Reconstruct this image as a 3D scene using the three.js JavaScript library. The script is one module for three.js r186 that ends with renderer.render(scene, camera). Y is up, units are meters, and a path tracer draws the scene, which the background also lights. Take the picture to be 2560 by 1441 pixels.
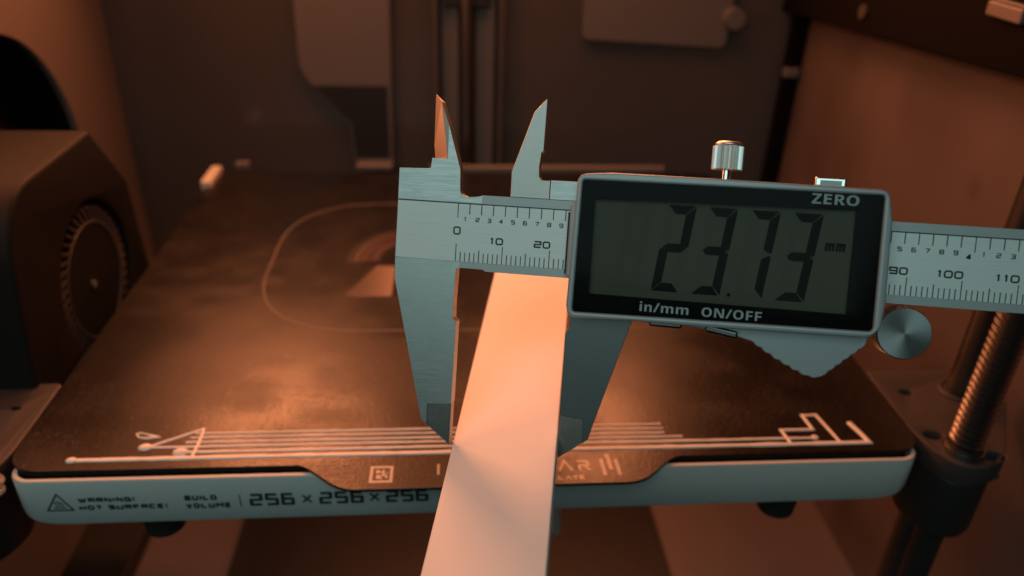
import * as THREE from 'three';
import { mergeGeometries, toCreasedNormals } from 'three/addons/utils/BufferGeometryUtils.js';
import { ConvexGeometry } from 'three/addons/geometries/ConvexGeometry.js';
import { RoundedBoxGeometry } from 'three/addons/geometries/RoundedBoxGeometry.js';
import { RectAreaLightUniformsLib } from 'three/addons/lights/RectAreaLightUniformsLib.js';

// ---------------------------------------------------------------- camera, light, exposure
const scene = new THREE.Scene();
const camera = new THREE.PerspectiveCamera(40.414, 1024 / 576, 0.01, 10);
camera.position.set(-0.007396, 0.148481, 0.165897);
camera.up.set(0.008223, 0.871377, -0.490546);
camera.lookAt(camera.position.clone().add(new THREE.Vector3(0.073031, -0.489775, -0.868785)));
camera.focus = 0.163;
camera.userData.fStop = 11;
const renderer = new THREE.WebGLRenderer({ antialias: true });
renderer.toneMapping = THREE.LinearToneMapping;
renderer.toneMappingExposure = 1;
renderer.shadowMap.enabled = true;
RectAreaLightUniformsLib.init();
scene.background = new THREE.Color().setRGB(0.006, 0.006, 0.006);

function areaLight(rgb, intensity, w, h, at, to) {
  const l = new THREE.RectAreaLight(new THREE.Color().setRGB(...rgb), intensity, w, h);
  l.position.set(...at); l.lookAt(...to); scene.add(l);
  return l;
}
// the printer's warm lamp under its lid, an added one below the bed, and the cool window of the room behind the camera
areaLight([1, 0.3, 0.112], 48, 0.09, 0.05, [-0.118, 0.19, -0.243], [-0.03, 0.13, 0.05]);
areaLight([1, 0.3, 0.112], 40, 0.075, 0.05, [0.07, 0.19, -0.243], [0.03, 0.13, 0.05]);
areaLight([1, 0.3, 0.112], 6, 0.15, 0.07, [-0.178, 0.132, -0.075], [0.1, 0.09, -0.09]);
areaLight([1, 0.3, 0.112], 5, 0.2, 0.1, [0.0, 0.246, -0.16], [0.0, 0, -0.16]);
areaLight([1, 0.28, 0.1], 2.8, 0.2, 0.12, [0.02, -0.02, -0.11], [0.02, -0.15, -0.11]);  // added lamp, hidden under the bed to brighten the chamber floor
areaLight([0.66, 1, 0.96], 1.35, 0.5, 0.38, [-0.12, 0.38, 0.35], [0, 0.05, 0]);

// ---------------------------------------------------------------- helpers (lengths in mm, scaled to metres when a mesh is made)
const MM = 0.001, rnd = ((s) => () => { s = (s * 1664525 + 1013904223) >>> 0; return s / 4294967296; })(77);
const names = new Map();
function numbered(n) { const k = names.get(n) ?? 0; names.set(n, k + 1); return k ? n + '_' + String(k).padStart(3, '0') : n; }
function part(name, geos, material, parent) {
  let g = Array.isArray(geos) ? mergeGeometries(geos.map((q) => { const r = q.index ? q.toNonIndexed() : q; for (const k of Object.keys(r.attributes)) if (!['position', 'normal', 'uv'].includes(k)) r.deleteAttribute(k); return r; })) : geos;
  g = g.clone(); g.scale(MM, MM, MM);
  const m = new THREE.Mesh(g, material);
  m.name = name; m.castShadow = m.receiveShadow = true; parent.add(m);
  return m;
}
function thing(name, label, category, at = [0, 0, 0], group) {
  const o = new THREE.Group(); o.name = numbered(name); o.position.set(at[0] * MM, at[1] * MM, at[2] * MM);
  o.userData = { label, category }; if (group) o.userData.group = group;
  scene.add(o); return o;
}
function solo(name, label, category, geos, material, group) {
  const m = part(numbered(name), geos, material, scene);
  m.userData = { label, category }; if (group) m.userData.group = group;
  return m;
}
function struct(name, geos, material) { const m = part(name, geos, material, scene); m.userData.kind = 'structure'; return m; }
const box = (x0, x1, y0, y1, z0, z1, r = 0) => {
  const g = r ? new RoundedBoxGeometry(x1 - x0, y1 - y0, z1 - z0, 3, r) : new THREE.BoxGeometry(x1 - x0, y1 - y0, z1 - z0);
  return g.translate((x0 + x1) / 2, (y0 + y1) / 2, (z0 + z1) / 2);
};
const V = (x, y, z) => new THREE.Vector3(x, y, z);
// outline with optional rounded corners: [x, y, r]
function outline(pts, P = THREE.Shape) {
  const s = new P(), n = pts.length;
  pts.forEach((p, i) => {
    const a = pts[(i + n - 1) % n], b = pts[(i + 1) % n], r = p[2] ?? 0;
    if (!r) { i ? s.lineTo(p[0], p[1]) : s.moveTo(p[0], p[1]); return; }
    const da = Math.hypot(a[0] - p[0], a[1] - p[1]), db = Math.hypot(b[0] - p[0], b[1] - p[1]);
    const ra = Math.min(r, da * 0.49), rb = Math.min(r, db * 0.49);
    const A = [p[0] + (a[0] - p[0]) / da * ra, p[1] + (a[1] - p[1]) / da * ra], B = [p[0] + (b[0] - p[0]) / db * rb, p[1] + (b[1] - p[1]) / db * rb];
    i ? s.lineTo(...A) : s.moveTo(...A);
    s.quadraticCurveTo(p[0], p[1], ...B);
  });
  s.closePath(); return s;
}
const flip = (pts) => pts.map(([x, y, r]) => [x, -y, r]);          // caliper drawings run down the page
function extrude(shape, z0, z1, bevel = 0, seg = 1, curve = 8) {
  const g = new THREE.ExtrudeGeometry(shape, { depth: z1 - z0 - 2 * bevel, bevelEnabled: bevel > 0, bevelThickness: bevel, bevelSize: bevel, bevelOffset: -bevel, bevelSegments: seg, curveSegments: curve });
  return g.translate(0, 0, z0 + bevel);
}
const xy = (pts, z0, z1, bevel = 0, seg = 1) => extrude(outline(flip(pts)), z0, z1, bevel, seg);
function planarUV(g, u, v, u0, v0, du, dv) {
  const p = g.attributes.position, uv = new Float32Array(p.count * 2), get = { x: 'getX', y: 'getY', z: 'getZ' };
  for (let i = 0; i < p.count; i++) { uv[2 * i] = (p[get[u]](i) - u0) / du; uv[2 * i + 1] = (p[get[v]](i) - v0) / dv; }
  g.setAttribute('uv', new THREE.BufferAttribute(uv, 2)); return g;
}
// a drawn bead of plastic along a path on the plate (x, z), low dome in section
function bead(path, width, height, y = 0) {
  const prof = [[-1, 0], [-0.85, 0.55], [-0.4, 0.95], [0.4, 0.95], [0.85, 0.55], [1, 0]], pos = [], idx = [], n = path.length;
  path.forEach((p, i) => {
    const a = path[Math.max(0, i - 1)], b = path[Math.min(n - 1, i + 1)];
    const d1 = V(p[0] - a[0], 0, p[1] - a[1]).normalize(), d2 = V(b[0] - p[0], 0, b[1] - p[1]).normalize();
    const t = i === 0 ? d2 : i === n - 1 ? d1 : d1.clone().add(d2).normalize();
    const m = i > 0 && i < n - 1 ? Math.min(1.6, 1 / Math.max(0.35, t.dot(d1))) : 1, w = (p[2] ?? 1) * width / 2;
    for (const [u, h] of prof) pos.push(p[0] - t.z * u * w * m, y + h * height * (p[2] ?? 1), p[1] + t.x * u * w * m);
  });
  const k = prof.length;
  for (let i = 0; i < n - 1; i++) for (let j = 0; j < k - 1; j++) { const a = i * k + j; idx.push(a, a + k, a + 1, a + 1, a + k, a + k + 1); }
  for (let j = 1; j < k - 1; j++) { idx.push(0, j, j + 1); const e = (n - 1) * k; idx.push(e, e + j + 1, e + j); }
  const g = new THREE.BufferGeometry();
  g.setAttribute('position', new THREE.Float32BufferAttribute(pos, 3)); g.setIndex(idx);
  g.setAttribute('uv', new THREE.Float32BufferAttribute(new Float32Array(pos.length / 3 * 2), 2));
  return toCreasedNormals(g, 1);
}
const wobble = (x0, x1, z0, z1, amp = 0.08, step = 3) => {
  const n = Math.ceil(Math.abs(x1 - x0) / step), out = [];
  for (let i = 0; i <= n; i++) { const t = i / n; out.push([x0 + (x1 - x0) * t, z0 + (z1 - z0) * t + (rnd() - 0.5) * amp, 0.82 + rnd() * 0.32]); }
  return out;
};
const dome = (x, z, rx, rz, h) => new THREE.SphereGeometry(1, 20, 10, 0, Math.PI * 2, 0, Math.PI / 2).scale(rx, h, rz).translate(x, 0, z);

// ---------------------------------------------------------------- textures
function noiseTex(size, fn, srgb = false) {
  const d = new Uint8Array(size * size * 4);
  for (let y = 0; y < size; y++) for (let x = 0; x < size; x++) { const v = fn(x, y), o = (y * size + x) * 4; for (let c = 0; c < 3; c++) d[o + c] = Math.max(0, Math.min(255, 255 * (v.length ? v[c] : v))); d[o + 3] = 255; }
  const t = new THREE.DataTexture(d, size, size); t.magFilter = THREE.LinearFilter; t.wrapS = t.wrapT = THREE.RepeatWrapping; t.needsUpdate = true;
  if (srgb) t.colorSpace = THREE.SRGBColorSpace;
  return t;
}
function grid(n) { const a = new Float32Array(n * n); for (let i = 0; i < a.length; i++) a[i] = rnd(); return (x, y) => { const xi = Math.floor(x), yi = Math.floor(y), fx = x - xi, fy = y - yi, s = (t) => t * t * (3 - 2 * t), q = (i, j) => a[((j % n + n) % n) * n + ((i % n + n) % n)]; return THREE.MathUtils.lerp(THREE.MathUtils.lerp(q(xi, yi), q(xi + 1, yi), s(fx)), THREE.MathUtils.lerp(q(xi, yi + 1), q(xi + 1, yi + 1), s(fx)), s(fy)); }; }
const g8 = grid(8), g32 = grid(32), g128 = grid(128), g256 = grid(256);
const rep = (t, u, v) => { const c = t.clone(); c.repeat.set(u, v); c.needsUpdate = true; return c; };
const grain = noiseTex(512, (x, y) => 0.5 * g256(x / 2, y / 2) + 0.3 * g128(x / 4, y / 4) + 0.2 * rnd());          // pebbly
const brushed = noiseTex(512, (x, y) => 0.55 * g256(x / 40, y / 2) + 0.3 * g128(x / 16 + 3, y / 4) + 0.15 * rnd()); // streaks along u
const clouds = noiseTex(256, (x, y) => 0.45 * g8(x / 32, y / 32) + 0.35 * g32(x / 8, y / 8) + 0.2 * g128(x / 2, y / 2));
function canvasTex(w, h, draw, srgb = true) {
  const c = document.createElement('canvas'); c.width = w; c.height = h; draw(c.getContext('2d'), w, h);
  const t = new THREE.CanvasTexture(c); if (srgb) t.colorSpace = THREE.SRGBColorSpace; t.magFilter = THREE.LinearFilter; return t;
}
// square stroke lettering, as engraved on the scale and printed on the bed: strokes on a unit box, y down
const GLYPH = {
  0: 'r', 1: '.25,.2 .6,0 .6,1', 2: '0,.02 1,.02 1,.5 0,.5 0,.98 1,.98', 3: '0,.02 1,.02 1,.98 0,.98|.2,.5 1,.5', 4: '1,.68 0,.68 .7,0 .7,1', 5: '1,.02 0,.02 0,.46 1,.46 1,.98 0,.98',
  6: '1,.02 0,.02 0,.98 1,.98 1,.46 0,.46', 7: '0,.02 1,.02 .4,1', 8: '0,.02 1,.02 1,.98 0,.98 0,.02|0,.5 1,.5', 9: '0,.98 1,.98 1,.02 0,.02 0,.52 1,.52',
  W: '0,0 .25,1 .5,.35 .75,1 1,0', A: '0,1 0,.02 1,.02 1,1|0,.58 1,.58', R: '0,1 0,.02 1,.02 1,.55 0,.55|.5,.55 1,1', N: '0,1 0,0 1,1 1,0', I: '.5,0 .5,1', G: '1,.02 0,.02 0,.98 1,.98 1,.5 .5,.5', '!': '.5,0 .5,.65|.5,.85 .5,1',
  H: '0,0 0,1|1,0 1,1|0,.5 1,.5', O: 'r', T: '0,.02 1,.02|.5,0 .5,1', S: '1,.02 0,.02 0,.48 1,.48 1,.98 0,.98', U: '0,0 0,.98 1,.98 1,0', F: '1,.02 0,.02 0,1|0,.52 .85,.52', C: '1,.02 0,.02 0,.98 1,.98', E: '1,.02 0,.02 0,.98 1,.98|0,.5 .85,.5',
  B: '0,.02 .9,.02 .9,.48 0,.48|1,.48 1,.98 0,.98 0,.02|.9,.48 1,.48', L: '0,0 0,.98 1,.98', D: '0,.02 .7,.02 1,.3 1,.98 0,.98 0,.02', V: '0,0 .5,1 1,0', M: '0,1 0,0 .5,.5 1,0 1,1', x: '0,0 1,1|1,0 0,1', ' ': '',
};
function strokeText(c, text, x, y, w, h, gap, lw, color) { // top-left corner, glyph width, height
  c.strokeStyle = color; c.lineWidth = lw; c.lineJoin = 'round'; c.lineCap = 'butt';
  for (const ch of text) {
    const narrow = ch === 'I' || ch === '!' ? 0.35 : ch === 'W' || ch === 'M' ? 1.25 : ch === '1' ? 0.7 : ch === ' ' ? 0.5 : 1, gw = w * narrow;
    if (GLYPH[ch] === 'r') { const r = 0.22 * Math.min(gw, h); c.beginPath(); c.roundRect(x + lw / 2, y + lw / 2, gw - lw, h - lw, r); c.stroke(); }
    else for (const s of GLYPH[ch].split('|')) if (s) { c.beginPath(); s.split(' ').forEach((q, i) => { const [a, b] = q.split(',').map(Number), X = x + lw / 2 + a * (gw - lw), Y = y + lw / 2 + b * (h - lw); i ? c.lineTo(X, Y) : c.moveTo(X, Y); }); c.stroke(); }
    x += gw + gap;
  }
  return x - gap;
}
const textWidth = (t, w, gap) => [...t].reduce((s, ch) => s + gap + w * (ch === 'I' || ch === '!' ? 0.35 : ch === 'W' || ch === 'M' ? 1.25 : ch === '1' ? 0.7 : ch === ' ' ? 0.5 : 1), -gap);

// ---------------------------------------------------------------- materials
const std = (o) => new THREE.MeshStandardMaterial(o), phys = (o) => new THREE.MeshPhysicalMaterial(o), rgb = (r, g = r, b = r) => new THREE.Color().setRGB(r, g, b);
const M = {};
// extruded shapes carry uv in mm, so repeats are per mm
M.steel = std({ color: rgb(0.42, 0.43, 0.42), metalness: 1, roughness: 0.5, roughnessMap: rep(noiseTex(256, (x, y) => 0.66 + 0.34 * g128(x / 30, y / 2)), 1 / 22, 1 / 9), bumpMap: rep(brushed, 1 / 26, 1 / 8), bumpScale: 0.00001 });
M.beamSteel = std({ color: rgb(0.46, 0.47, 0.47), metalness: 0.9, roughness: 0.6, bumpMap: rep(brushed, 1 / 30, 1 / 8), bumpScale: 0.000006 });
M.shadedJawSteel = std({ color: rgb(0.14, 0.15, 0.15), metalness: 1, roughness: 0.44, bumpMap: rep(brushed, 1 / 26, 1 / 8), bumpScale: 0.000008 });  // steel darkened to carry the shadow on the moving jaw
M.knob = std({ color: rgb(0.72, 0.69, 0.66), metalness: 1, roughness: 0.36 });
M.groundSteel = std({ color: rgb(0.44, 0.41, 0.39), metalness: 1, roughness: 0.45, bumpMap: rep(brushed, 1 / 14, 1 / 5), bumpScale: 0.000012 });
M.tip = std({ color: rgb(0.3, 0.27, 0.25), metalness: 1, roughness: 0.34, bumpMap: rep(brushed, 1 / 12, 1 / 5), bumpScale: 0.00001 });
M.housing = std({ color: rgb(0.36, 0.37, 0.38), metalness: 0.25, roughness: 0.38, bumpMap: rep(grain, 1 / 12, 1 / 12), bumpScale: 0.000004 });
M.chrome = std({ color: rgb(0.8, 0.78, 0.75), metalness: 1, roughness: 0.16 });
M.button = std({ color: rgb(0.16), metalness: 1, roughness: 0.25 });
M.darkRubber = std({ color: rgb(0.015), roughness: 0.6 });
M.strip = std({ color: rgb(0.76, 0.745, 0.73), roughness: 0.5, bumpMap: rep(brushed, 1 / 50, 1 / 14), bumpScale: 0.00002 });
M.black = phys({ color: rgb(0.011, 0.011, 0.011), specularIntensity: 0.25, roughness: 0.62, bumpMap: rep(grain, 1 / 14, 1 / 14), bumpScale: 0.00002 });
M.blackSmooth = std({ color: rgb(0.02, 0.019, 0.018), roughness: 0.42 });
M.bracket = std({ color: rgb(0.04, 0.036, 0.034), roughness: 0.5, bumpMap: rep(grain, 1 / 16, 1 / 16), bumpScale: 0.00002 });
M.cover = std({ color: rgb(0.33, 0.34, 0.34), roughness: 0.5 });
M.filament = std({ color: rgb(0.8, 0.74, 0.67), roughness: 0.38 });
M.screw = std({ color: rgb(0.27, 0.25, 0.23), metalness: 1, roughness: 0.33 });
M.pale = std({ color: rgb(0.7, 0.66, 0.6), roughness: 0.4 });
M.rod = std({ color: rgb(0.2, 0.19, 0.18), metalness: 1, roughness: 0.38 });
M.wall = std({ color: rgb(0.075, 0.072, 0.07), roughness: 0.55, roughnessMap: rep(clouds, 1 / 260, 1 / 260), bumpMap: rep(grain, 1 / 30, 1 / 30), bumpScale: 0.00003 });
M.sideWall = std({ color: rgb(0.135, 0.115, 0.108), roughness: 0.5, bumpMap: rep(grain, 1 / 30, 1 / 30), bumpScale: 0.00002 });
M.scuffed = std({ color: rgb(0.15, 0.118, 0.108), roughness: 0.5, bumpMap: rep(grain, 1 / 30, 1 / 30), bumpScale: 0.00002, map: canvasTex(1024, 1024, (c, w, h) => { c.fillStyle = '#d8d8d8'; c.fillRect(0, 0, w, h); for (let i = 0; i < 140; i++) { const x = rnd() * w, y = rnd() * h, q = 10 + rnd() * 90, g = c.createRadialGradient(x, y, 0, x, y, q); g.addColorStop(0, rnd() < 0.6 ? 'rgba(90,85,80,0.22)' : 'rgba(255,255,255,0.16)'); g.addColorStop(1, 'rgba(128,128,128,0)'); c.fillStyle = g; c.fillRect(x - q, y - q, 2 * q, 2 * q); } for (let i = 0; i < 70; i++) { c.strokeStyle = `rgba(255,250,245,${0.15 + 0.35 * rnd()})`; c.lineWidth = 1 + rnd() * 4; const x = rnd() * w, y = rnd() * h; c.beginPath(); c.moveTo(x, y); c.lineTo(x + (rnd() - 0.5) * 14, y + 6 + rnd() * 50); c.stroke(); } }) });
M.wallPanel = std({ color: rgb(0.13, 0.125, 0.12), roughness: 0.45 });
M.beam = phys({ color: rgb(0.006, 0.005, 0.005), roughness: 0.8, specularIntensity: 0.06 });
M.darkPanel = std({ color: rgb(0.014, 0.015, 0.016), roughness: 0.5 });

// ---------------------------------------------------------------- the chamber of the printer
const FLOOR = -150, TOP = 250;
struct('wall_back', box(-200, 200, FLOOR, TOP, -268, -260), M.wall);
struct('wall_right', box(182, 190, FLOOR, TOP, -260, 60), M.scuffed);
{ // left wall with its round opening
  const s = outline([[-60, FLOOR], [260, FLOOR], [260, TOP], [-60, TOP]]); // drawn in (-z, y)
  const h = new THREE.Path(); h.absellipse(150, 14, 57, 67, 0, Math.PI * 2, true); s.holes.push(h);
  const g = extrude(s, 0, 3, 0, 1, 40).rotateY(Math.PI / 2).translate(-187, 0, 0);
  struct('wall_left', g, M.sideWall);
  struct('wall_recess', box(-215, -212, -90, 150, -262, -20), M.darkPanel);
}
struct('floor', box(-200, 200, FLOOR - 8, FLOOR, -268, 60), M.sideWall);
struct('floor_shade_sheet', box(-113, 93, FLOOR + 0.2, FLOOR + 3, -256, 55, 1), M.darkPanel);  // dark sheet laid in for the bed's shadow on the floor
struct('floor_shade_strip', box(-184, -156, FLOOR + 0.2, FLOOR + 10, -256, 55, 1), M.darkPanel);  // dark strip added for the shade along the left of the floor
struct('ceiling', box(-200, 200, TOP, TOP + 6, -268, 60), M.sideWall);

{ // rear channel with its screw, the chute cover beside it and the raised panel to the right
  const ch = thing('screw_channel', 'open vertical channel with a dark threaded rod in the middle of the back wall', 'channel', [0, 0, -260]);
  part('channel_back', box(-15, 16.5, -60, 160, 0.2, 0.8), M.darkPanel, ch);
  part('guide_strip', box(-13, -4.5, -60, 160, 0.8, 3), M.wallPanel, ch);
  part('guide_strip', box(5, 14.5, -60, 160, 0.8, 3), M.wallPanel, ch);
  part('channel_edge', box(-17.5, -15, -60, 160, 0, 9), M.wall, ch);
  part('channel_edge', box(16.5, 19, -60, 160, 0, 9), M.wall, ch);
  const rod = part('threaded_rod', new THREE.CylinderGeometry(2.8, 2.8, 220, 20).translate(-0.3, 50, 10), M.screw, ch);
  part('collar', box(-12, 12, 77, 92, 3, 8, 1), M.darkPanel, ch);
  const c = thing('chute_cover', 'grey chute cover with a slanted lower edge on the back wall left of the channel', 'cover', [0, 0, -260]);
  const o = [[-37, 160], [-86, 160], [-88, 44, 8], [-82, 35, 5], [-63.5, 17, 4], [-62.5, -6], [-41, -6]];
  part('cover_shell', extrude(outline(o), 0.2, 6, 1, 2), M.wallPanel, c);
  part('lower_window', extrude(outline([[-42.5, 36], [-81, 36], [-62.5, 16.5, 2], [-61.5, -4], [-43, -4]]), 6.02, 6.6), M.darkPanel, c);
  part('ledge', box(-61, -41, -9, -5.5, 0.2, 14, 1), M.wallPanel, c);
  const p = thing('raised_panel', 'raised flat panel with a round knob at the top right of the back wall', 'panel', [0, 0, -260]);
  part('plate', extrude(outline([[59, 160], [61, 61, 4], [139, 57.5, 4], [142, 160]]), 0.2, 5, 1, 2), M.wallPanel, p);
  part('knob', new THREE.CylinderGeometry(5.2, 6, 9, 28).rotateX(Math.PI / 2).translate(140, 74, 6), M.wallPanel, p);
}
{ // dark beam along the right wall
  const b = thing('side_beam', 'black sloping beam along the top of the right wall', 'beam', [0, 0, 0]);
  const dirs = [[-262, 74], [40, 98]];
  const g = extrude(outline([[262, 77], [-40, 98.5], [-40, 190], [262, 170]]), 0, 13, 0.6).rotateY(Math.PI / 2).translate(168, 0, 0);
  part('beam_body', g, M.beam, b);
  part('bolt', new THREE.CylinderGeometry(3, 3, 1.5, 20).rotateZ(Math.PI / 2).translate(167.6, 92, -172), M.bracket, b);
  const c = thing('corner_post', 'thin black post in the right back corner of the chamber', 'post', [0, 0, 0]);
  part('post_body', box(174, 181.5, -150, 90, -259.5, -252), M.beam, c);
  part('catch', box(172, 180, 44, 49, -254, -249, 1), M.wallPanel, c);
  const k = thing('metal_bracket', 'small grey metal bracket on the black beam at the upper right', 'bracket', [170, 108, -84]);
  part('bracket_body', box(-4, 10, -2.5, 2.2, -6, 12, 0.8), M.sideWall, k);
  part('bracket_top', box(-3.5, 10, 2.2, 3.2, -5.5, 12, 0.4), M.wallPanel, k);
}
{ // auxiliary fan housing on the left
  const f = thing('fan_housing', 'black fan housing with a round toothed wheel at the left of the bed', 'fan housing', [0, 0, 0]);
  const prof = [[112, 57], [57, 57, 10], [46, 44, 10], [30, -45], [140, -45], [134, 30]]; // (-z, y)
  const hole = new THREE.Path(); hole.absellipse(94, 8, 28, 28, 0, Math.PI * 2, true);
  const s = outline(prof); s.holes.push(hole);
  part('housing_shell', toCreasedNormals(extrude(s, 0, 80, 1.5, 3, 30).rotateY(Math.PI / 2).translate(-216, 0, 0), 0.6), M.black, f);
  part('housing_core', new THREE.CylinderGeometry(28.5, 28.5, 56, 40).rotateZ(Math.PI / 2).translate(-176, 8, -94), M.darkPanel, f);
  const w = part('fan_wheel', new THREE.CylinderGeometry(21.5, 21.5, 7, 48).rotateZ(Math.PI / 2).translate(-140.4, 8, -92), M.black, f);
  part('wheel_rim', new THREE.TorusGeometry(21, 0.6, 8, 60).rotateY(Math.PI / 2).translate(-136.9, 8, -92), M.bracket, w);
  part('hub', new THREE.CylinderGeometry(1.2, 1.4, 1.2, 16).rotateZ(Math.PI / 2).translate(-136.6, 8, -89), M.wallPanel, w);
  const blades = [];
  for (let i = 0; i < 44; i++) { const a = i / 44 * Math.PI * 2; blades.push(new THREE.BoxGeometry(10, 1.1, 5.6).rotateX(0.5).translate(0, 0, 24).rotateX(a).translate(-141.5, 8, -92)); }
  for (const g of blades) part('blade', g, M.bracket, w);
}

// ---------------------------------------------------------------- the bed: heater body, front cover, feet, brackets
{
  const bed = thing('heated_bed', 'dark heated bed with a grey front cover printed with build volume text', 'heated bed', [0, 0, 0]);
  const flat = (pts, y0, y1, b, seg) => extrude(outline(pts.map(([x, z, r]) => [x, -z, r])), y0, y1, b, seg).rotateX(-Math.PI / 2);
  part('magnet_sheet', flat([[-127.6, -0.4, 8], [127.6, -0.4, 8], [127.6, -221, 6], [-127.6, -221, 6]], -2, -1, 0.15), M.blackSmooth, bed);
  part('heater_plate', flat([[-127, -1, 8], [127, -1, 8], [127, -222, 6], [-127, -222, 6]], -9, -2.2, 0.3), M.black, bed);
  part('under_tray', flat([[-116, -6, 8], [116, -6, 8], [116, -215, 6], [-116, -215, 6]], -15, -9.05, 0.3), M.black, bed);
  part('rear_lip', box(-20, 105, -1, 2.4, -226, -222.2, 0.6), M.wallPanel, bed);
  // front cover: a shell bent round the two front corners, lower edge rounded up at both ends
  const R = 6, x1 = 126.6, zf = 3.1, path = [];
  path.push([-x1, -16]); for (let i = 0; i <= 10; i++) { const a = Math.PI - i / 10 * Math.PI / 2; path.push([-x1 + R + R * Math.cos(a), zf - R + R * Math.sin(a)]); }
  const nx = 120; for (let i = 1; i < nx; i++) path.push([-x1 + R + (2 * x1 - 2 * R) * i / nx, zf]);
  for (let i = 0; i <= 10; i++) { const a = Math.PI / 2 - i / 10 * Math.PI / 2; path.push([x1 - R + R * Math.cos(a), zf - R + R * Math.sin(a)]); } path.push([x1, -16]);
  const pos = [], uv = [], idx = []; let s = 0; const k = 6;
  path.forEach((p, i) => {
    const a = path[Math.max(0, i - 1)], b = path[Math.min(path.length - 1, i + 1)], t = V(b[0] - a[0], 0, b[1] - a[1]).normalize(), n = [-t.z, t.x];
    if (i) s += Math.hypot(p[0] - path[i - 1][0], p[1] - path[i - 1][1]);
    const edge = Math.min(1, Math.max(0, (Math.abs(p[0]) - 112) / 15.5)), lift = 6.5 * edge * edge * edge, top = -1.2, bot = -16.2 + 0.5 * (p[0] / 127) + lift;
    // outer face, rounded rim, inner face (normal points in: offset n)
    for (const [o, y, v] of [[1.4, bot + 0.2, 0], [0.2, bot, 0], [0, bot + 0.3, 0], [0, top - 0.5, 1], [0.4, top, 1], [1.4, top, 1], [1.4, bot + 0.2, 0]].slice(0, 7)) {
      pos.push(p[0] - n[0] * -o * -1, y, p[1] - n[1] * -o * -1); uv.push((p[0] / 0.9915 + 127.5) / 255, (y - 1.38 + 18) / 16);
    }
  });
  const kk = 7; for (let i = 0; i < path.length - 1; i++) for (let j = 0; j < kk - 1; j++) { const a = i * kk + j; idx.push(a, a + kk, a + 1, a + 1, a + kk, a + kk + 1); }
  const g = new THREE.BufferGeometry(); g.setAttribute('position', new THREE.Float32BufferAttribute(pos, 3)); g.setAttribute('uv', new THREE.Float32BufferAttribute(uv, 2)); g.setIndex(idx);
  const coverMap = canvasTex(2040, 128, (c, w, h) => {
    c.fillStyle = '#b9bcba'; c.fillRect(0, 0, w, h);
    for (let i = 0; i < 5000; i++) { c.fillStyle = `rgba(${rnd() < 0.5 ? '40,40,40' : '230,230,225'},${0.05 * rnd()})`; c.fillRect(rnd() * w, rnd() * h, 1 + rnd() * 3, 1 + rnd() * 2); }
    const S = 8, X = (x) => (x + 127.5) * S, Y = (y) => h - (y + 18) * S, ink = '#26302e';
    c.strokeStyle = ink; c.lineWidth = 4; c.lineJoin = 'round'; c.beginPath(); c.moveTo(X(-115.1), Y(-6.9)); c.lineTo(X(-118.6), Y(-12.7)); c.lineTo(X(-111.8), Y(-12.7)); c.closePath(); c.stroke();
    c.lineWidth = 3; for (const dx of [-1, 0, 1]) { c.beginPath(); c.moveTo(X(-115.2 + dx * 0.75), Y(-9.2 - Math.abs(dx) * 0.4)); c.bezierCurveTo(X(-115.9 + dx * 0.8), Y(-10), X(-114.4 + dx * 0.8), Y(-10.6), X(-115.2 + dx * 0.9), Y(-11.3)); c.stroke(); }
    c.fillStyle = ink; c.fillRect(X(-116.8), Y(-11.6), 3.4 * S, 3);
    strokeText(c, 'WARNING!', X(-110), Y(-8.35), 1.86 * S, 1.8 * S, 0.3 * S, 4.6, ink);
    strokeText(c, 'HOT SURFACE!', X(-110.2), Y(-11.1), 1.86 * S, 1.8 * S, 0.3 * S, 4.6, ink);
    strokeText(c, 'BUILD', X(-81.9), Y(-8.4), 1.72 * S, 2 * S, 0.3 * S, 4.8, ink);
    strokeText(c, 'VOLUME', X(-81.9), Y(-11.35), 1.7 * S, 1.95 * S, 0.32 * S, 4.8, ink);
    c.fillRect(X(-67.2), Y(-8.7), 2.4, 4.4 * S);
    strokeText(c, '256', X(-64.6), Y(-8.4), 3.7 * S, 4.65 * S, 0.6 * S, 7.6, ink);
    strokeText(c, 'x', X(-50.4), Y(-9.2), 3 * S, 3.3 * S, 0, 5, ink);
    strokeText(c, '256', X(-45.6), Y(-8.4), 3.7 * S, 4.65 * S, 0.6 * S, 7.6, ink);
    strokeText(c, 'x', X(-31.8), Y(-9.2), 3 * S, 3.3 * S, 0, 5, ink);
    strokeText(c, '256', X(-27.2), Y(-8.4), 3.6 * S, 4.65 * S, 0.55 * S, 7.6, ink);
  });
  M.coverPrint = std({ map: coverMap, roughness: 0.5 });
  part('front_cover', toCreasedNormals(g, 0.7), M.coverPrint, bed);
  for (const x of [-93, 92]) part('foot', new THREE.CylinderGeometry(6.4, 5.6, 13.4, 32).translate(x, -21.8, -8), M.darkRubber, bed);
  part('tray_support', box(30, 33.2, -90, -15.2, -60, -56), M.cover, bed);
  part('corner_clip', box(-130.5, -125.5, -2, 3.2, -222, -200, 1), M.pale, bed);
  part('rear_clip', box(-121, -114, -2, 1.5, -234, -229, 0.6), M.wallPanel, bed);
}
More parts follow.
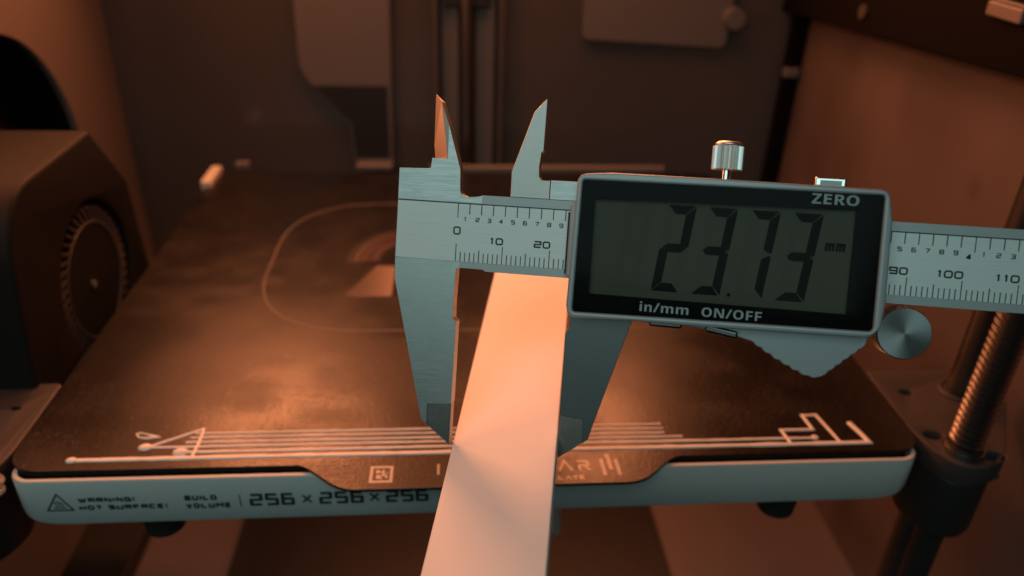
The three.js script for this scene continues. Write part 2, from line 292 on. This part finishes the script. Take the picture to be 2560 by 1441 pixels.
{ // the removable plate
  const pts = [[-128.5, 0, 10], [-52.5, 0.1, 6], [-49, 0.2, 5], [-38, 10, 5], [-30, 10.1], [43.5, 9.9, 5], [53.5, 0.2, 5], [58, 0.05], [128.5, 0, 9], [128.5, -220, 5], [-128.5, -220, 5]];
  const g = extrude(outline(pts.map(([x, z, r]) => [x, -z, r])), -0.95, 0, 0.12).rotateX(-Math.PI / 2);
  planarUV(g, 'x', 'z', -128.5, 10.1, 257, -230.1);
  const plateMap = canvasTex(2048, 1834, (c, w, h) => {
    const S = w / 257, X = (x) => (x + 128.5) * S, Z = (z) => (z + 220) * S;
    c.fillStyle = '#1a1715'; c.fillRect(0, 0, w, h);
    for (let i = 0; i < 260; i++) { const x = rnd() * w, y = rnd() * h, r = 40 + rnd() * 200, q = c.createRadialGradient(x, y, 0, x, y, r); q.addColorStop(0, rnd() < 0.55 ? 'rgba(14,12,11,0.16)' : 'rgba(92,80,70,0.10)'); q.addColorStop(1, 'rgba(0,0,0,0)'); c.fillStyle = q; c.fillRect(x - r, y - r, 2 * r, 2 * r); }
    for (let i = 0; i < 60000; i++) { c.fillStyle = rnd() < 0.5 ? `rgba(10,9,8,${0.35 * rnd()})` : `rgba(150,132,116,${0.28 * rnd()})`; const q = 1 + rnd() * 2; c.fillRect(rnd() * w, rnd() * h, q, q); }
    for (let i = 0; i < 160; i++) { c.strokeStyle = `rgba(150,130,115,${0.03 + 0.06 * rnd()})`; c.lineWidth = 1 + rnd() * 5; const x = rnd() * w, y = rnd() * h; c.beginPath(); c.moveTo(x, y); c.lineTo(x + 60 + rnd() * 320, y + (rnd() - 0.5) * 30); c.stroke(); }
    for (let i = 0; i < 90; i++) { c.fillStyle = `rgba(190,170,150,${0.25 + 0.4 * rnd()})`; c.beginPath(); c.arc(rnd() * w, rnd() * h, 1 + rnd() * 2, 0, 7); c.fill(); }
    for (let i = 0; i < 26000; i++) { const q = 3 + rnd() * 4; c.fillStyle = rnd() < 0.62 ? `rgba(6,5,5,${0.25 + 0.4 * rnd()})` : `rgba(170,148,128,${0.08 + 0.2 * rnd()})`; c.fillRect(rnd() * w, rnd() * h, q, q * (0.6 + rnd() * 0.6)); }
    for (let i = 0; i < 60; i++) { const a = rnd() * 6.3, x = rnd() * w, y = h * (0.35 + 0.6 * rnd()), l = 60 + rnd() * 260; c.strokeStyle = `rgba(${rnd() < 0.5 ? '210,185,165' : '5,4,4'},${0.06 + 0.12 * rnd()})`; c.lineWidth = 1 + rnd() * 2.5; c.beginPath(); c.moveTo(x, y); c.quadraticCurveTo(x + l * 0.5, y + (rnd() - 0.5) * 40, x + l * Math.cos(a * 0.1), y + l * 0.25 * Math.sin(a)); c.stroke(); }
    // glue marks of earlier prints
    const arch = (x, z, rx, rz, a0, a1, lw, col) => { c.strokeStyle = col; c.lineWidth = lw * S; c.beginPath(); c.ellipse(X(x), Z(z), rx * S, rz * S, 0, a0, a1); c.stroke(); };
    for (let k = 0; k < 9; k++) arch(-30, -122, 8.5 + k * 1.5, 14 + k * 1.75, Math.PI * 0.98, Math.PI * 1.5, 0.9, `rgba(${190 - rnd() * 60},${160 - rnd() * 50},${140 - rnd() * 45},${0.35 + 0.45 * rnd()})`);
    const gl = c.createLinearGradient(X(-50), 0, X(-30), 0); gl.addColorStop(0, 'rgba(190,165,145,0.3)'); gl.addColorStop(1, 'rgba(225,198,175,0.8)'); c.fillStyle = gl;
    c.beginPath(); [[-49, -93], [-44, -104], [-38.5, -117], [-31, -116], [-31.3, -92], [-45, -91.8]].forEach(([x, z], i) => i ? c.lineTo(X(x), Z(z)) : c.moveTo(X(x), Z(z))); c.fill();
    for (let k = 0; k < 26; k++) { c.strokeStyle = `rgba(200,172,150,${0.05 + 0.1 * rnd()})`; c.lineWidth = 1 + rnd() * 3; const z = -134 + rnd() * 41, x = -50 + rnd() * 5; c.beginPath(); c.moveTo(X(x), Z(z)); c.lineTo(X(x + 6 + rnd() * 12), Z(z + (rnd() - 0.5) * 5)); c.stroke(); }
    // printed marks on the front tab
    const ink = '#f2dfd0'; c.fillStyle = ink; c.strokeStyle = ink;
    c.lineWidth = 0.85 * S; c.strokeRect(X(-30.3), Z(1.7), 5.4 * S, 5.6 * S);
    for (const [a, b, p, q] of [[-29.1, 2.8, 1, 1.3], [-28.4, 3.3, 1.6, 0.6], [-29, 4.7, 1.3, 1.5], [-27.4, 2.7, 0.7, 2.6], [-27.6, 4.6, 1.6, 0.6], [-26.5, 5.2, 0.7, 0.8], [-28, 5.7, 0.8, 0.6], [-26.3, 3.6, 0.5, 0.6]]) c.fillRect(X(a), Z(b), p * S, q * S);
    c.fillRect(X(-12.6), Z(1), 0.7 * S, 4.2 * S);
    c.lineWidth = 0.72 * S; c.lineJoin = 'miter';
    c.beginPath(); c.moveTo(X(20.9), Z(4.9)); c.lineTo(X(22.5), Z(1)); c.lineTo(X(24.6), Z(4.9)); c.stroke();
    c.beginPath(); c.moveTo(X(26.1), Z(1.3)); c.lineTo(X(29), Z(1.3)); c.lineTo(X(29.1), Z(2.9)); c.lineTo(X(26.6), Z(2.9)); c.lineTo(X(26.6), Z(4.9)); c.moveTo(X(27.8), Z(2.9)); c.lineTo(X(29.5), Z(4.9)); c.stroke();
    for (const [x, z0, z1] of [[33.05, 0.5, 7], [35.05, -1.45, 4.8], [37.15, 0.75, 7]]) { c.beginPath(); c.moveTo(X(x - 0.55), Z(z0)); c.lineTo(X(x + 0.45), Z(z0)); c.lineTo(X(x + 0.75), Z(z1)); c.lineTo(X(x - 0.25), Z(z1)); c.fill(); }
    c.lineWidth = 0.4 * S; const L = (pts2) => { c.beginPath(); pts2.forEach(([x, z], i) => i ? c.lineTo(X(x), Z(z)) : c.moveTo(X(x), Z(z))); c.stroke(); };
    L([[20.4, 6.9], [20.4, 8.2], [21.6, 8.2]]); L([[22.3, 8.3], [23, 6.9], [23.8, 8.3]]); L([[24.3, 7], [25.6, 7]]); L([[24.95, 7], [24.95, 8.3]]); L([[27.4, 7], [26.3, 7], [26.3, 8.2], [27.4, 8.2]]); L([[26.3, 7.6], [27.2, 7.6]]);
  });
  plateMap.flipY = true;
  M.plate = phys({ map: plateMap, color: rgb(0.55), roughness: 0.44, specularIntensity: 0.75, roughnessMap: noiseTex(1024, (x, y) => { const p = 0.6 * g8(x / 150 + 2, y / 110) + 0.4 * g32(x / 40, y / 34), gr = 0.5 * g256(x / 2.2, y / 1.6) + 0.5 * rnd(), t = Math.min(1, Math.max(0, (p + 0.55 * (gr - 0.5) - 0.5) * 4)); return 0.64 + 0.1 * gr + 0.26 * t; }), bumpMap: rep(grain, 2.6, 2.4), bumpScale: 0.000045 });
  solo('build_plate', 'dark textured build plate with printed tab lying on the heated bed', 'build plate', g, M.plate);
}
// ---------------------------------------------------------------- purged filament on the plate
{
  const F = M.filament, fil = (name, label, geos, m = F) => solo(name, label, 'filament', geos, m, 'purged filament on the plate');
  const bulb = (x, z, s = 1) => dome(x, z, 1.5 * s, 1.05 * s, 0.75 * s);
  fil('purge_line', 'thick pale filament line nearest the front edge, ending in a zigzag at right', [bead([...wobble(-111, 110, -3.9, -3.75, 0.1), [113.2, -3.8, 1], [112.4, -8, 1.1], [111.1, -12.9, 1.15]], 1.5, 0.4), bulb(-111.6, -3.85, 1.05),
    bead([[104.5, -4.2], [103.6, -10], [102.4, -16.7], [98.1, -16.6], [98.7, -10], [89, -10], [89.7, -4.2]], 1.05, 0.38)]);
  fil('purge_line', 'filament line second from the front with a round drop at each end', [bead(wobble(-83, 97.6, -6.25, -6.3), 0.95, 0.34), bulb(-83.4, -6.2, 1.45), dome(97.8, -6.3, 1.15, 1, 0.7)]);
  fil('purge_line', 'filament line third from the front, starting in a slanted loop at left', [bead(wobble(-93, 58.6, -8.5, -8.3), 0.75, 0.3), bulb(-93.6, -8.5, 1.35), bead([[-93, -8.7], [-86, -12.6], [-79.7, -16.1], [-79.6, -10], [-79.9, -4.5]], 0.95, 0.36)]);
  fil('purge_line', 'filament line fourth from the front, ending left just past the slanted loop', bead(wobble(-83.2, 53.7, -10.4, -10.1), 0.7, 0.28));
  fil('purge_line', 'filament line second from the back of the parallel purge lines', bead(wobble(-82.5, 53.8, -12.45, -12.1), 0.65, 0.26));
  fil('purge_line', 'rearmost of the parallel purge lines on the plate', bead(wobble(-81.5, 53.5, -14.25, -14.05), 0.65, 0.26));
  fil('filament_curl', 'small loose curl of filament left of the slanted loop', bead([[-90.8, -12.75, 0.4], [-92.5, -12.9, 1.2], [-94.2, -12.5, 1.1], [-95.6, -12.6, 0.9], [-97, -13.1, 0.7], [-98, -14.4, 0.7], [-97.2, -15, 0.6], [-95.4, -14.4, 0.6], [-93.4, -13.6, 0.9], [-91.6, -13, 1]], 0.7, 0.4));
  // faint skirt left round an earlier print
  const ring = outline([[-81, -68, 44], [95, -68, 44], [95, -180, 44], [-81, -180, 44]]).getSpacedPoints(160).map((p) => [p.x, p.y]);
  M.residue = std({ color: rgb(0.1, 0.085, 0.075), roughness: 0.6 });
  solo('skirt_outline', 'thin rounded outline left by an earlier print in the middle of the plate', 'filament', bead(ring, 0.75, 0.08), M.residue);
}

// ---------------------------------------------------------------- brackets at both sides of the bed
function bracketParts(b, side) {
  const s = side, R = (pts) => pts.map(([x, z, r]) => [s * x, -z, r]);
  const top = outline(R([[129.4, -41, 2], [129.4, -7, 6], [132.5, 3.5, 7], [140, 8.6, 8], [150, 4.5, 8], [160, -10, 8], [169, -24, 5], [169, -41, 2]]));
  for (const [x, z, rx, rz] of [[137.6, -28.5, 2.1, 1.5], [134.9, -7.4, 2.9, 1.9], [148, 2.4, 3.3, 1.9]]) { const h = new THREE.Path(); h.absellipse(s * x, -z, rx, rz, 0, Math.PI * 2, true); top.holes.push(h); }
  part('top_plate', toCreasedNormals(extrude(top, -8, -0.8, 0.5, 2, 20).rotateX(-Math.PI / 2), 0.7), M.bracket, b);
  for (const [x, z] of [[135.2, -7.2], [148, 2.6]]) part('bolt', new THREE.CylinderGeometry(1.5, 1.5, 3, 6).translate(s * x, -4.6, z), M.rod, b);
  part('nut_housing', toCreasedNormals(extrude(outline(R([[130, -9, 6], [133, 2.6, 7], [140, 7.6, 8], [149.5, 3.8, 8], [159, -10, 8], [164, -24, 5], [140, -24, 5]])), -30, -8.02, 1.2, 3).rotateX(-Math.PI / 2), 0.7), M.blackSmooth, b);
  const ringG = new THREE.TorusGeometry(5.6, 0.7, 8, 36).rotateX(Math.PI / 2).translate(s * 155, -0.6, -28);
  part('bushing', [ringG, new THREE.CylinderGeometry(5.4, 5.4, 1, 30).translate(s * 155, -0.9, -28)], M.bracket, b);
  part('brass_nut', [new THREE.CylinderGeometry(5.6, 6, 1.6, 30).translate(s * 140.2, 0, -0.5), new THREE.CylinderGeometry(4.9, 5.2, 1.4, 30).translate(s * 140.2, 1.4, -0.5)], M.rod, b);
}
function threadGeo(R, r, pitch, y0, y1, seg = 28) {
  const pos = [], idx = [], prof = [[0, r], [0.18, r], [0.42, R], [0.72, R], [0.96, r]], turns = (y1 - y0) / pitch, k = prof.length;
  const n = Math.round(turns * seg);
  for (let i = 0; i <= n; i++) { const a = i / seg * Math.PI * 2, y = y0 + i / seg * pitch; for (const [t, q] of prof) pos.push(Math.cos(a) * q, y + t * pitch, Math.sin(a) * q); }
  for (let i = 0; i < n; i++) for (let j = 0; j < k - 1; j++) { const a = i * k + j; idx.push(a, a + 1, a + k, a + 1, a + k + 1, a + k); }
  const g = new THREE.BufferGeometry(); g.setAttribute('position', new THREE.Float32BufferAttribute(pos, 3)); g.setIndex(idx);
  g.setAttribute('uv', new THREE.Float32BufferAttribute(new Float32Array(pos.length / 3 * 2), 2));
  return toCreasedNormals(g, 0.6);
}
{
  bracketParts(thing('bed_bracket', 'dark bracket with nut housing carrying the bed at the right, beside the threaded screw', 'bracket'), 1);
  bracketParts(thing('bed_bracket', 'dark bracket carrying the bed at the left, in front of the fan housing', 'bracket'), -1);
  const ls = thing('lead_screw', 'dark threaded lead screw rising from the bracket at the right of the bed', 'lead screw', [140.2, 0, -0.5]);
  part('thread', threadGeo(4.7, 3.75, 2.05, 1, 150), M.screw, ls);
  part('core', new THREE.CylinderGeometry(3.8, 3.8, 149, 24).translate(0, 75, 0), M.screw, ls);
  part('lower_rod', new THREE.CylinderGeometry(4.1, 4.1, 122, 28).translate(0, -91, 0), M.blackSmooth, ls);
  const gr = thing('guide_rod', 'smooth dark guide rod standing behind the threaded lead screw', 'rod', [155, 0, -28]);
  part('rod_body', new THREE.CylinderGeometry(4, 4, 340, 32).translate(0, 40, 0), M.rod, gr);
  const cl = thing('clear_clip', 'shiny clear plastic clip at the left front corner of the bed', 'clip', [-131.5, 0, 0]);
  M.clear = phys({ color: rgb(0.9, 0.92, 0.9), transmission: 0.75, thickness: 0.002, roughness: 0.08, ior: 1.5 });
  for (const [y, r] of [[1.8, 3.4], [-1.4, 3.8], [-4.6, 3.3]]) part('loop', new THREE.TorusGeometry(r, 0.85, 10, 40).rotateX(Math.PI / 2 - 0.25).translate(0, y, 2.5), y > 0 ? M.chrome : M.clear, cl);
}

// ---------------------------------------------------------------- the white strip in the jaws
const stripD = V(-0.17, -0.04, 0.98).normalize(), stripX = V(0.95, 0.26, 0.17); stripX.addScaledVector(stripD, -stripX.dot(stripD)).normalize();
{
  const up = stripD.clone().cross(stripX), g = box(-11.86, 11.86, -1.6, 0, -84, 78, 0.35);
  const m = solo('white_strip', 'flat white plastic strip held between the caliper jaws', 'strip', planarUV(g, 'x', 'z', 0, 0, 1, 1), M.strip);
  m.quaternion.setFromRotationMatrix(new THREE.Matrix4().makeBasis(stripX, up, stripD)); m.position.set(0.00315, 0.0366, 0.0335);
}

// ---------------------------------------------------------------- the caliper, drawn in mm along its beam (x), down (y) and towards the viewer (z)
{
  const cal = thing('digital_caliper', 'steel digital caliper with grey display housing reading 23.73 mm, clamped on the white strip', 'caliper', [-6.417, 82.885, 12.551]);
  const ex = V(0.969373, 0.035112, 0.243069), ey = V(0.066408, 0.915384, -0.397067), ez = V(-0.236443, 0.401048, 0.885017);
  cal.quaternion.setFromRotationMatrix(new THREE.Matrix4().makeBasis(ex, ey, ez));
  const S = M.steel, B = 0.02;
  part('beam', xy([[-13.32, -0.07], [5.1, -0.07], [5.14, -1.82], [150, -1.82], [150, 14.05], [6.62, 14.2], [5.9, 13.8], [1, 13.8], [1, 12.43], [-13.38, 12.43]], -3.5, -0.1, B), M.beamSteel, cal);
  // inside jaw of the beam: flat face, with a ground wedge at its left that thins to a knife edge
  const uj = part('inside_jaw', xy([[-13.36, -6.6], [-6.45, -6.83, 0.5], [-6.3, -9.03], [-2.95, -9.05], [-2.95, -9.8], [-3.05, -16.1], [-0.06, -6.94], [0.2, -1.9, 0.8], [1.6, -1.25, 0.6], [4.3, -1.5], [5.1, -1.8], [5.1, -0.07], [-13.33, -0.07]], -3.5, -0.1, B), S, cal);
  part('knife_edge', new ConvexGeometry([V(-5.05, 20.93, -0.5), V(-3.06, 16.1, -0.08), V(-2.96, 9.1, -0.08), V(-6.4, 9.1, -3.1), V(-6.8, 11.9, -3.1), V(-7.05, 22.75, -3.2), V(-3.06, 16.1, -3.45), V(-2.96, 9.1, -3.45), V(-6.45, 9.1, -3.45), V(-7.1, 22.75, -3.45), V(-4.95, 20.95, -3.45)]), M.groundSteel, uj);
  const lj = part('outside_jaw', xy([[-13.38, 12.43], [1, 12.43], [1, 13.8], [0.25, 14.1], [0.05, 22.2], [0.12, 24.6], [0.9, 25.4], [0.88, 43.5], [-4.47, 43.87], [-4.38, 48.6], [-5.59, 47.64], [-13.17, 17.34]], -3.5, -0.14, B), S, cal);
  part('jaw_tip', xy([[-4.47, 43.87], [0.9, 43.5], [0.9, 52.7], [0.4, 52.2], [-4.38, 48.6]], -3.1, -0.45, B), M.tip, lj);
  // scale plate with engraved marks
  const X0 = -13.2, X1 = 149, H = 12.4, PX = 12.5;
  const scaleMap = canvasTex(Math.round((X1 - X0) * PX), Math.round(H * PX), (c, w, h) => {
    c.fillStyle = '#dfe1df'; c.fillRect(0, 0, w, h);
    for (let i = 0; i < 2600; i++) { c.fillStyle = `rgba(${rnd() < 0.5 ? '120,125,125' : '235,238,238'},${0.10 * rnd()})`; c.fillRect(rnd() * w, rnd() * h, 10 + rnd() * 70, 1); }
    const X = (x) => (x - X0) * PX, ink = '#10100f', line = (x, y0, y1, lw) => { c.fillStyle = ink; c.fillRect(X(x) - lw / 2, y0 * PX, lw, (y1 - y0) * PX); };
    c.fillStyle = ink; c.fillRect(0, 0, w, 2.6);
    for (let k = 0; k <= 58; k++) { const x = k * 2.54, big = k % 10 === 0; line(x, 0, big ? 3.15 : 2.35, 2); if (!k) continue; const d = String(big ? k / 10 : k % 10), gh = big ? 1.12 : 0.92, gw = big ? 1 : 0.82; strokeText(c, d, X(x - (big ? 1.45 : 1.2)), (big ? 3.5 : 2.95) * PX, gw * PX, gh * PX, 0, big ? 3.6 : 2, ink); }
    for (let x = 0; x <= 148; x++) { line(x, x % 10 === 0 ? 8.72 : x % 5 === 0 ? 9.8 : 10.4, 12.4, 1.9); if (x % 10) continue; const d = String(x), gw = 1.6 * PX, gap = 0.25 * PX, tw = textWidth(d, gw, gap); strokeText(c, d, x ? X(x + 0.05) - tw : X(0) - tw / 2, (x ? 6.9 : 5.05) * PX, gw, (x ? 1.48 : 1.72) * PX, gap, 3.6, ink); }
  });
  M.scale = std({ map: scaleMap, metalness: 0.25, roughness: 0.5, bumpMap: rep(brushed, 3, 1), bumpScale: 0.000005 });
  part('scale_plate', planarUV(box(X0, X1, -12.4, 0, -0.08, 0.02), 'x', 'y', X0, -12.4, X1 - X0, 12.4), M.scale, cal);
  // moving jaws
  part('inside_jaw', xy([[10.84, -1.86], [10.79, -7.1], [14.79, -19.63], [17.01, -22.21], [17.35, -22.3], [17.25, -11.61], [16.87, -11.44], [16.6, -8.77], [16.67, -6.4, 0.5], [17.3, -5.75], [19.1, -5.75], [19.1, -1.86]], -3.4, -0.7, 0.1), M.groundSteel, cal);
  part('slider_rail', xy([[19.2, -5.85], [40, -5.95], [40, -1.86], [19.2, -1.86]], -3.4, -0.55, 0.08), M.steel, cal);
  const mj = part('outside_jaw', xy([[25.35, 14.3], [25.31, 22.72], [25.21, 24.6], [24.5, 25.65], [24.62, 43.45], [29.58, 43.78], [29.69, 49.1], [30.94, 47.99], [31.64, 45.06], [38.6, 20.3], [40.2, 14.3]], -3.5, -0.3, 0.08), M.shadedJawSteel, cal);
  part('jaw_tip', xy([[24.62, 43.5], [24.69, 53], [27.94, 50.54], [29.66, 49.05], [29.55, 43.83]], -3.1, -1, B), M.tip, mj);
  part('slider_edge', [box(23.95, 25.2, -13.7, 0.9, 0.06, 2.6, 0.4)], M.housing, cal);
  part('gap_shadow_strip', box(23.45, 23.95, -13.2, -0.5, 0.03, 0.9), M.darkRubber, cal);  // black strip drawn in for the shadow line at the slider's edge
  // display housing
  const front = [[25.2, -7.2, 1.8], [32.1, -7.8], [54.5, -7.8], [83.9, -7.5, 1.8], [84.85, -1.6], [85.3, 13.9], [84.9, 18.6], [83.2, 20.7, 1.5], [52, 21.3], [38, 21.3], [25.3, 21.75, 1.8], [24.7, 19.3]];
  const win = [[26.3, -6.1, 0.7], [83.1, -6.45, 0.8], [83.55, 19.4, 0.9], [26.0, 20.45, 0.8]];
  const hs = outline(flip(front)); hs.holes.push(outline(flip([...win].reverse()), THREE.Path));
  const hous = part('housing', toCreasedNormals(extrude(hs, 0.1, 5.1, 0.45, 4, 10), 0.7), M.housing, cal);
  part('housing_back', xy([[26, -6.6], [83.4, -6.9], [83.9, 19.6], [26, 20.6]], -4.2, 2.6, 0.4), M.housing, cal);
  const W0 = 25.6, W1 = 84, Y0 = -6.9, Y1 = 20.8, Q = 24;
  const panelMap = canvasTex(Math.round((W1 - W0) * Q), Math.round((Y1 - Y0) * Q), (c, w, h) => {
    c.fillStyle = '#0d0b0b'; c.fillRect(0, 0, w, h);
    for (let i = 0; i < 120; i++) { c.fillStyle = `rgba(150,140,130,${0.25 * rnd()})`; c.fillRect(rnd() * w, rnd() * h, 1.4, 1.4); }
    const T = (t, x, base, width, size) => { c.save(); c.fillStyle = '#b9bcbc'; c.font = `bold ${size * Q}px sans-serif`; const m = c.measureText(t).width; c.translate((x - W0) * Q, (base - Y0) * Q); c.scale(width * Q / m, 1); c.fillText(t, 0, 0); c.restore(); };
    T('ZERO', 70.05, -4.2, 8.9, 2.75); T('in/mm', 39.15, 19.25, 10.1, 2.6); T('ON/OFF', 51.35, 19.3, 11.85, 2.55);
  });
  M.panel = phys({ map: panelMap, roughness: 0.3, specularIntensity: 0.1 });
  const ps = outline(flip(win)); ps.holes.push(outline(flip([[28.85, -2.5], [29.05, 16.6], [78.65, 16.6], [78.5, -3.45]]), THREE.Path));
  part('display_frame', planarUV(extrude(ps, 3.7, 4.3), 'x', 'y', W0, -Y1, W1 - W0, Y1 - Y0), M.panel, cal);
  const L0 = 28, L1 = 79.5, U0 = -4, U1 = 17.4;
  const lcdMap = canvasTex(Math.round((L1 - L0) * 20), Math.round((U1 - U0) * 20), (c, w, h) => {
    c.fillStyle = '#5c584c'; c.fillRect(0, 0, w, h);
    for (let i = 0; i < 6000; i++) { c.fillStyle = `rgba(${rnd() < 0.5 ? '60,64,50' : '120,124,108'},${0.06 * rnd()})`; c.fillRect(rnd() * w, rnd() * h, 2, 2); }
    for (let i = 0; i < 22; i++) { c.fillStyle = `rgba(190,188,170,${0.2 + 0.4 * rnd()})`; c.beginPath(); c.arc(rnd() * w, rnd() * h, 0.8 + rnd() * 1.4, 0, 7); c.fill(); }
    const ink = '#11100d', P = (pts) => { c.fillStyle = ink; c.beginPath(); pts.forEach(([x, y], i) => i ? c.lineTo((x - L0) * 20, (y - U0) * 20) : c.moveTo((x - L0) * 20, (y - U0) * 20)); c.fill(); };
    // seven slanted segments; x0 is the left of the top bar at y = -2.3
    const digit = (x0, on) => {
      const t = -2.25, b = 15.05, wd = 5.55, th = 1.75, gp = 0.14, lean = (y) => -(y - t) * 0.122, mid = 6.25, Z = (x, y) => [x0 + x + lean(y), y];
      const seg = {
        a: [Z(0.1, t), Z(wd - 0.25, t), Z(wd - th, t + th), Z(th, t + th)], g: [Z(0.45, mid), Z(th * 0.75, mid - th / 2), Z(wd - th * 0.75, mid - th / 2), Z(wd - 0.45, mid), Z(wd - th * 0.75, mid + th / 2), Z(th * 0.75, mid + th / 2)],
        d: [Z(th, b - th), Z(wd - th, b - th), Z(wd - 0.25, b), Z(0.1, b)], b: [Z(wd, t + 0.15), Z(wd, mid - 0.55), Z(wd - 0.3, mid - gp), Z(wd - th, mid - th / 2 - gp), Z(wd - th, t + th + gp)], c: [Z(wd - 0.3, mid + gp), Z(wd, mid + 0.55), Z(wd, b - 0.15), Z(wd - th, b - th - gp), Z(wd - th, mid + th / 2 + gp)],
        e: [Z(0.3, mid + gp), Z(th, mid + th / 2 + gp), Z(th, b - th - gp), Z(0, b - 0.15), Z(0, mid + 0.55)], f: [Z(0, t + 0.15), Z(th, t + th + gp), Z(th, mid - th / 2 - gp), Z(0.3, mid - gp), Z(0, mid - 0.55)] };
      for (const k of on) P(seg[k]);
    };
    c.globalAlpha = 0.05; for (const x of [35.4, 43.4, 51.3, 59.4, 67.35]) digit(x, 'abcdefg'); c.globalAlpha = 1;
    digit(43.4, 'abged'); digit(51.3, 'abgcd'); digit(59.4, 'abc'); digit(67.35, 'abgcd');
    c.fillRect((56.15 - L0) * 20, (14.35 - U0) * 20, 14, 14);
    const mm = (x) => { for (const d of [0, 0.62, 1.24]) P([[x + d, 3.25], [x + d + 0.48, 3.25], [x + d + 0.36, 4.7], [x + d - 0.12, 4.7]]); P([[x, 3.1], [x + 1.75, 3.1], [x + 1.7, 3.7], [x, 3.7]]); }; mm(73.75); mm(75.75);
  });
  M.lcd = phys({ map: lcdMap, roughness: 0.5, specularIntensity: 0.12 });
  part('display_screen', planarUV(box(28.4, 79.2, -17.1, 3.9, 2.9, 3.1), 'x', 'y', L0, -U1, L1 - L0, U1 - U0), M.lcd, cal);
  M.pane = phys({ color: rgb(0.92, 0.93, 0.93), transmission: 1, thickness: 0, roughness: 0.08, specularIntensity: 0.04, ior: 1.5 });
  part('display_pane', extrude(outline(flip(win)), 4.42, 4.46), M.pane, cal);
  // buttons
  const zb = part('zero_button', [box(70.5, 76.4, 7.4, 9.4, 0.9, 3.6, 0.5)], M.chrome, cal);
  part('button_inset', box(71.5, 75.4, 7.5, 8.75, 3.62, 3.75), M.housing, zb);
  part('mode_button', box(41.5, 48, -22.3, -21, 0.2, 3.4, 0.45), M.button, cal);
  part('power_button', box(-3.2, 3.2, -0.7, 0.8, 0.2, 3.4, 0.45).rotateZ(-0.16).translate(55.8, -22.2, 0), M.button, cal);
  // thumb rest with scalloped edge
  const rest = [[40, 20], [40, 21.4], [47, 21.6], [52.4, 22.05], [58.84, 22.96], [62, 23.75]], a = [62, 23.75], b = [73.1, 29.7];
  for (let i = 0; i < 6; i++) for (const [t, d] of [[0.15, 0.0], [0.5, 0.2], [0.85, 0.0], [1, -0.16]]) { const u = (i + t) / 6, nx = -0.47, ny = 0.88; rest.push([a[0] + (b[0] - a[0]) * u + nx * d, a[1] + (b[1] - a[1]) * u + ny * d + 0.4 * Math.sin(u * 3.1)]); }
  rest.push([74.3, 29.95], [75.8, 29.5]);
  const e = [75.8, 29.5], f = [83.4, 22.4];
  for (let i = 0; i < 6; i++) for (const [t, d] of [[0.2, 0.0], [0.5, 0.12], [0.85, 0.0], [1, -0.1]]) { const u = (i + t) / 6; rest.push([e[0] + (f[0] - e[0]) * u + 0.68 * d, e[1] + (f[1] - e[1]) * u + 0.73 * d]); }
  rest.push([84, 19]);
  part('thumb_rest', xy(rest, -3.2, 2.2, 0.25, 2), M.housing, cal);
  // lock screw
  const knobS = new THREE.Shape(), N = 24; for (let i = 0; i <= N * 4; i++) { const t = i / (N * 4) * Math.PI * 2, r = 2.85 + 0.26 * Math.cos(t * N); i ? knobS.lineTo(r * Math.cos(t), r * Math.sin(t)) : knobS.moveTo(r, 0); }
  const ls = part('lock_screw', [extrude(knobS, 0, 4.75, 0.12).rotateX(-Math.PI / 2).translate(54.35, 9.9, -0.8), new THREE.LatheGeometry([[0, 5.6], [2.2, 5.6], [2.7, 5.25], [2.7, 4.9], [2.5, 4.7]].map(([r, y]) => new THREE.Vector2(r, y)).reverse(), 40).translate(54.35, 9.9, -0.8)], M.knob, cal);
  part('stem', new THREE.CylinderGeometry(0.95, 0.95, 3, 20).translate(54.3, 8.6, -0.8), M.chrome, ls);
  // thumb wheel with turned face
  const wheelS = new THREE.Shape(), K = 64; for (let i = 0; i <= K * 4; i++) { const t = i / (K * 4) * Math.PI * 2, r = 5.1 + 0.09 * Math.cos(t * K); i ? wheelS.lineTo(r * Math.cos(t), r * Math.sin(t)) : wheelS.moveTo(r, 0); }
  const wh = part('thumb_wheel', extrude(wheelS, -4.2, 0.8, 0.2).translate(90.55, -19.75, 0), M.chrome, cal);
  const face = new THREE.RingGeometry(0.02, 4.9, 96, 1); { const p = face.attributes.position, uv = face.attributes.uv; for (let i = 0; i < p.count; i++) uv.setXY(i, (i % 97) / 96, Math.hypot(p.getX(i), p.getY(i)) / 5); }
  M.turned = phys({ color: rgb(0.27, 0.28, 0.28), metalness: 1, roughness: 0.36, anisotropy: 0.85, bumpMap: rep(noiseTex(128, (x, y) => g128(0, y)), 1, 3), bumpScale: 0.000004 });
  part('wheel_face', face.translate(90.55, -19.75, 0.83), M.turned, wh);
  part('wheel_axle', new THREE.CylinderGeometry(1.6, 1.6, 9, 20).rotateZ(Math.PI / 2).translate(83.5, -19, -3), M.housing, cal);
}
renderer.render(scene, camera);
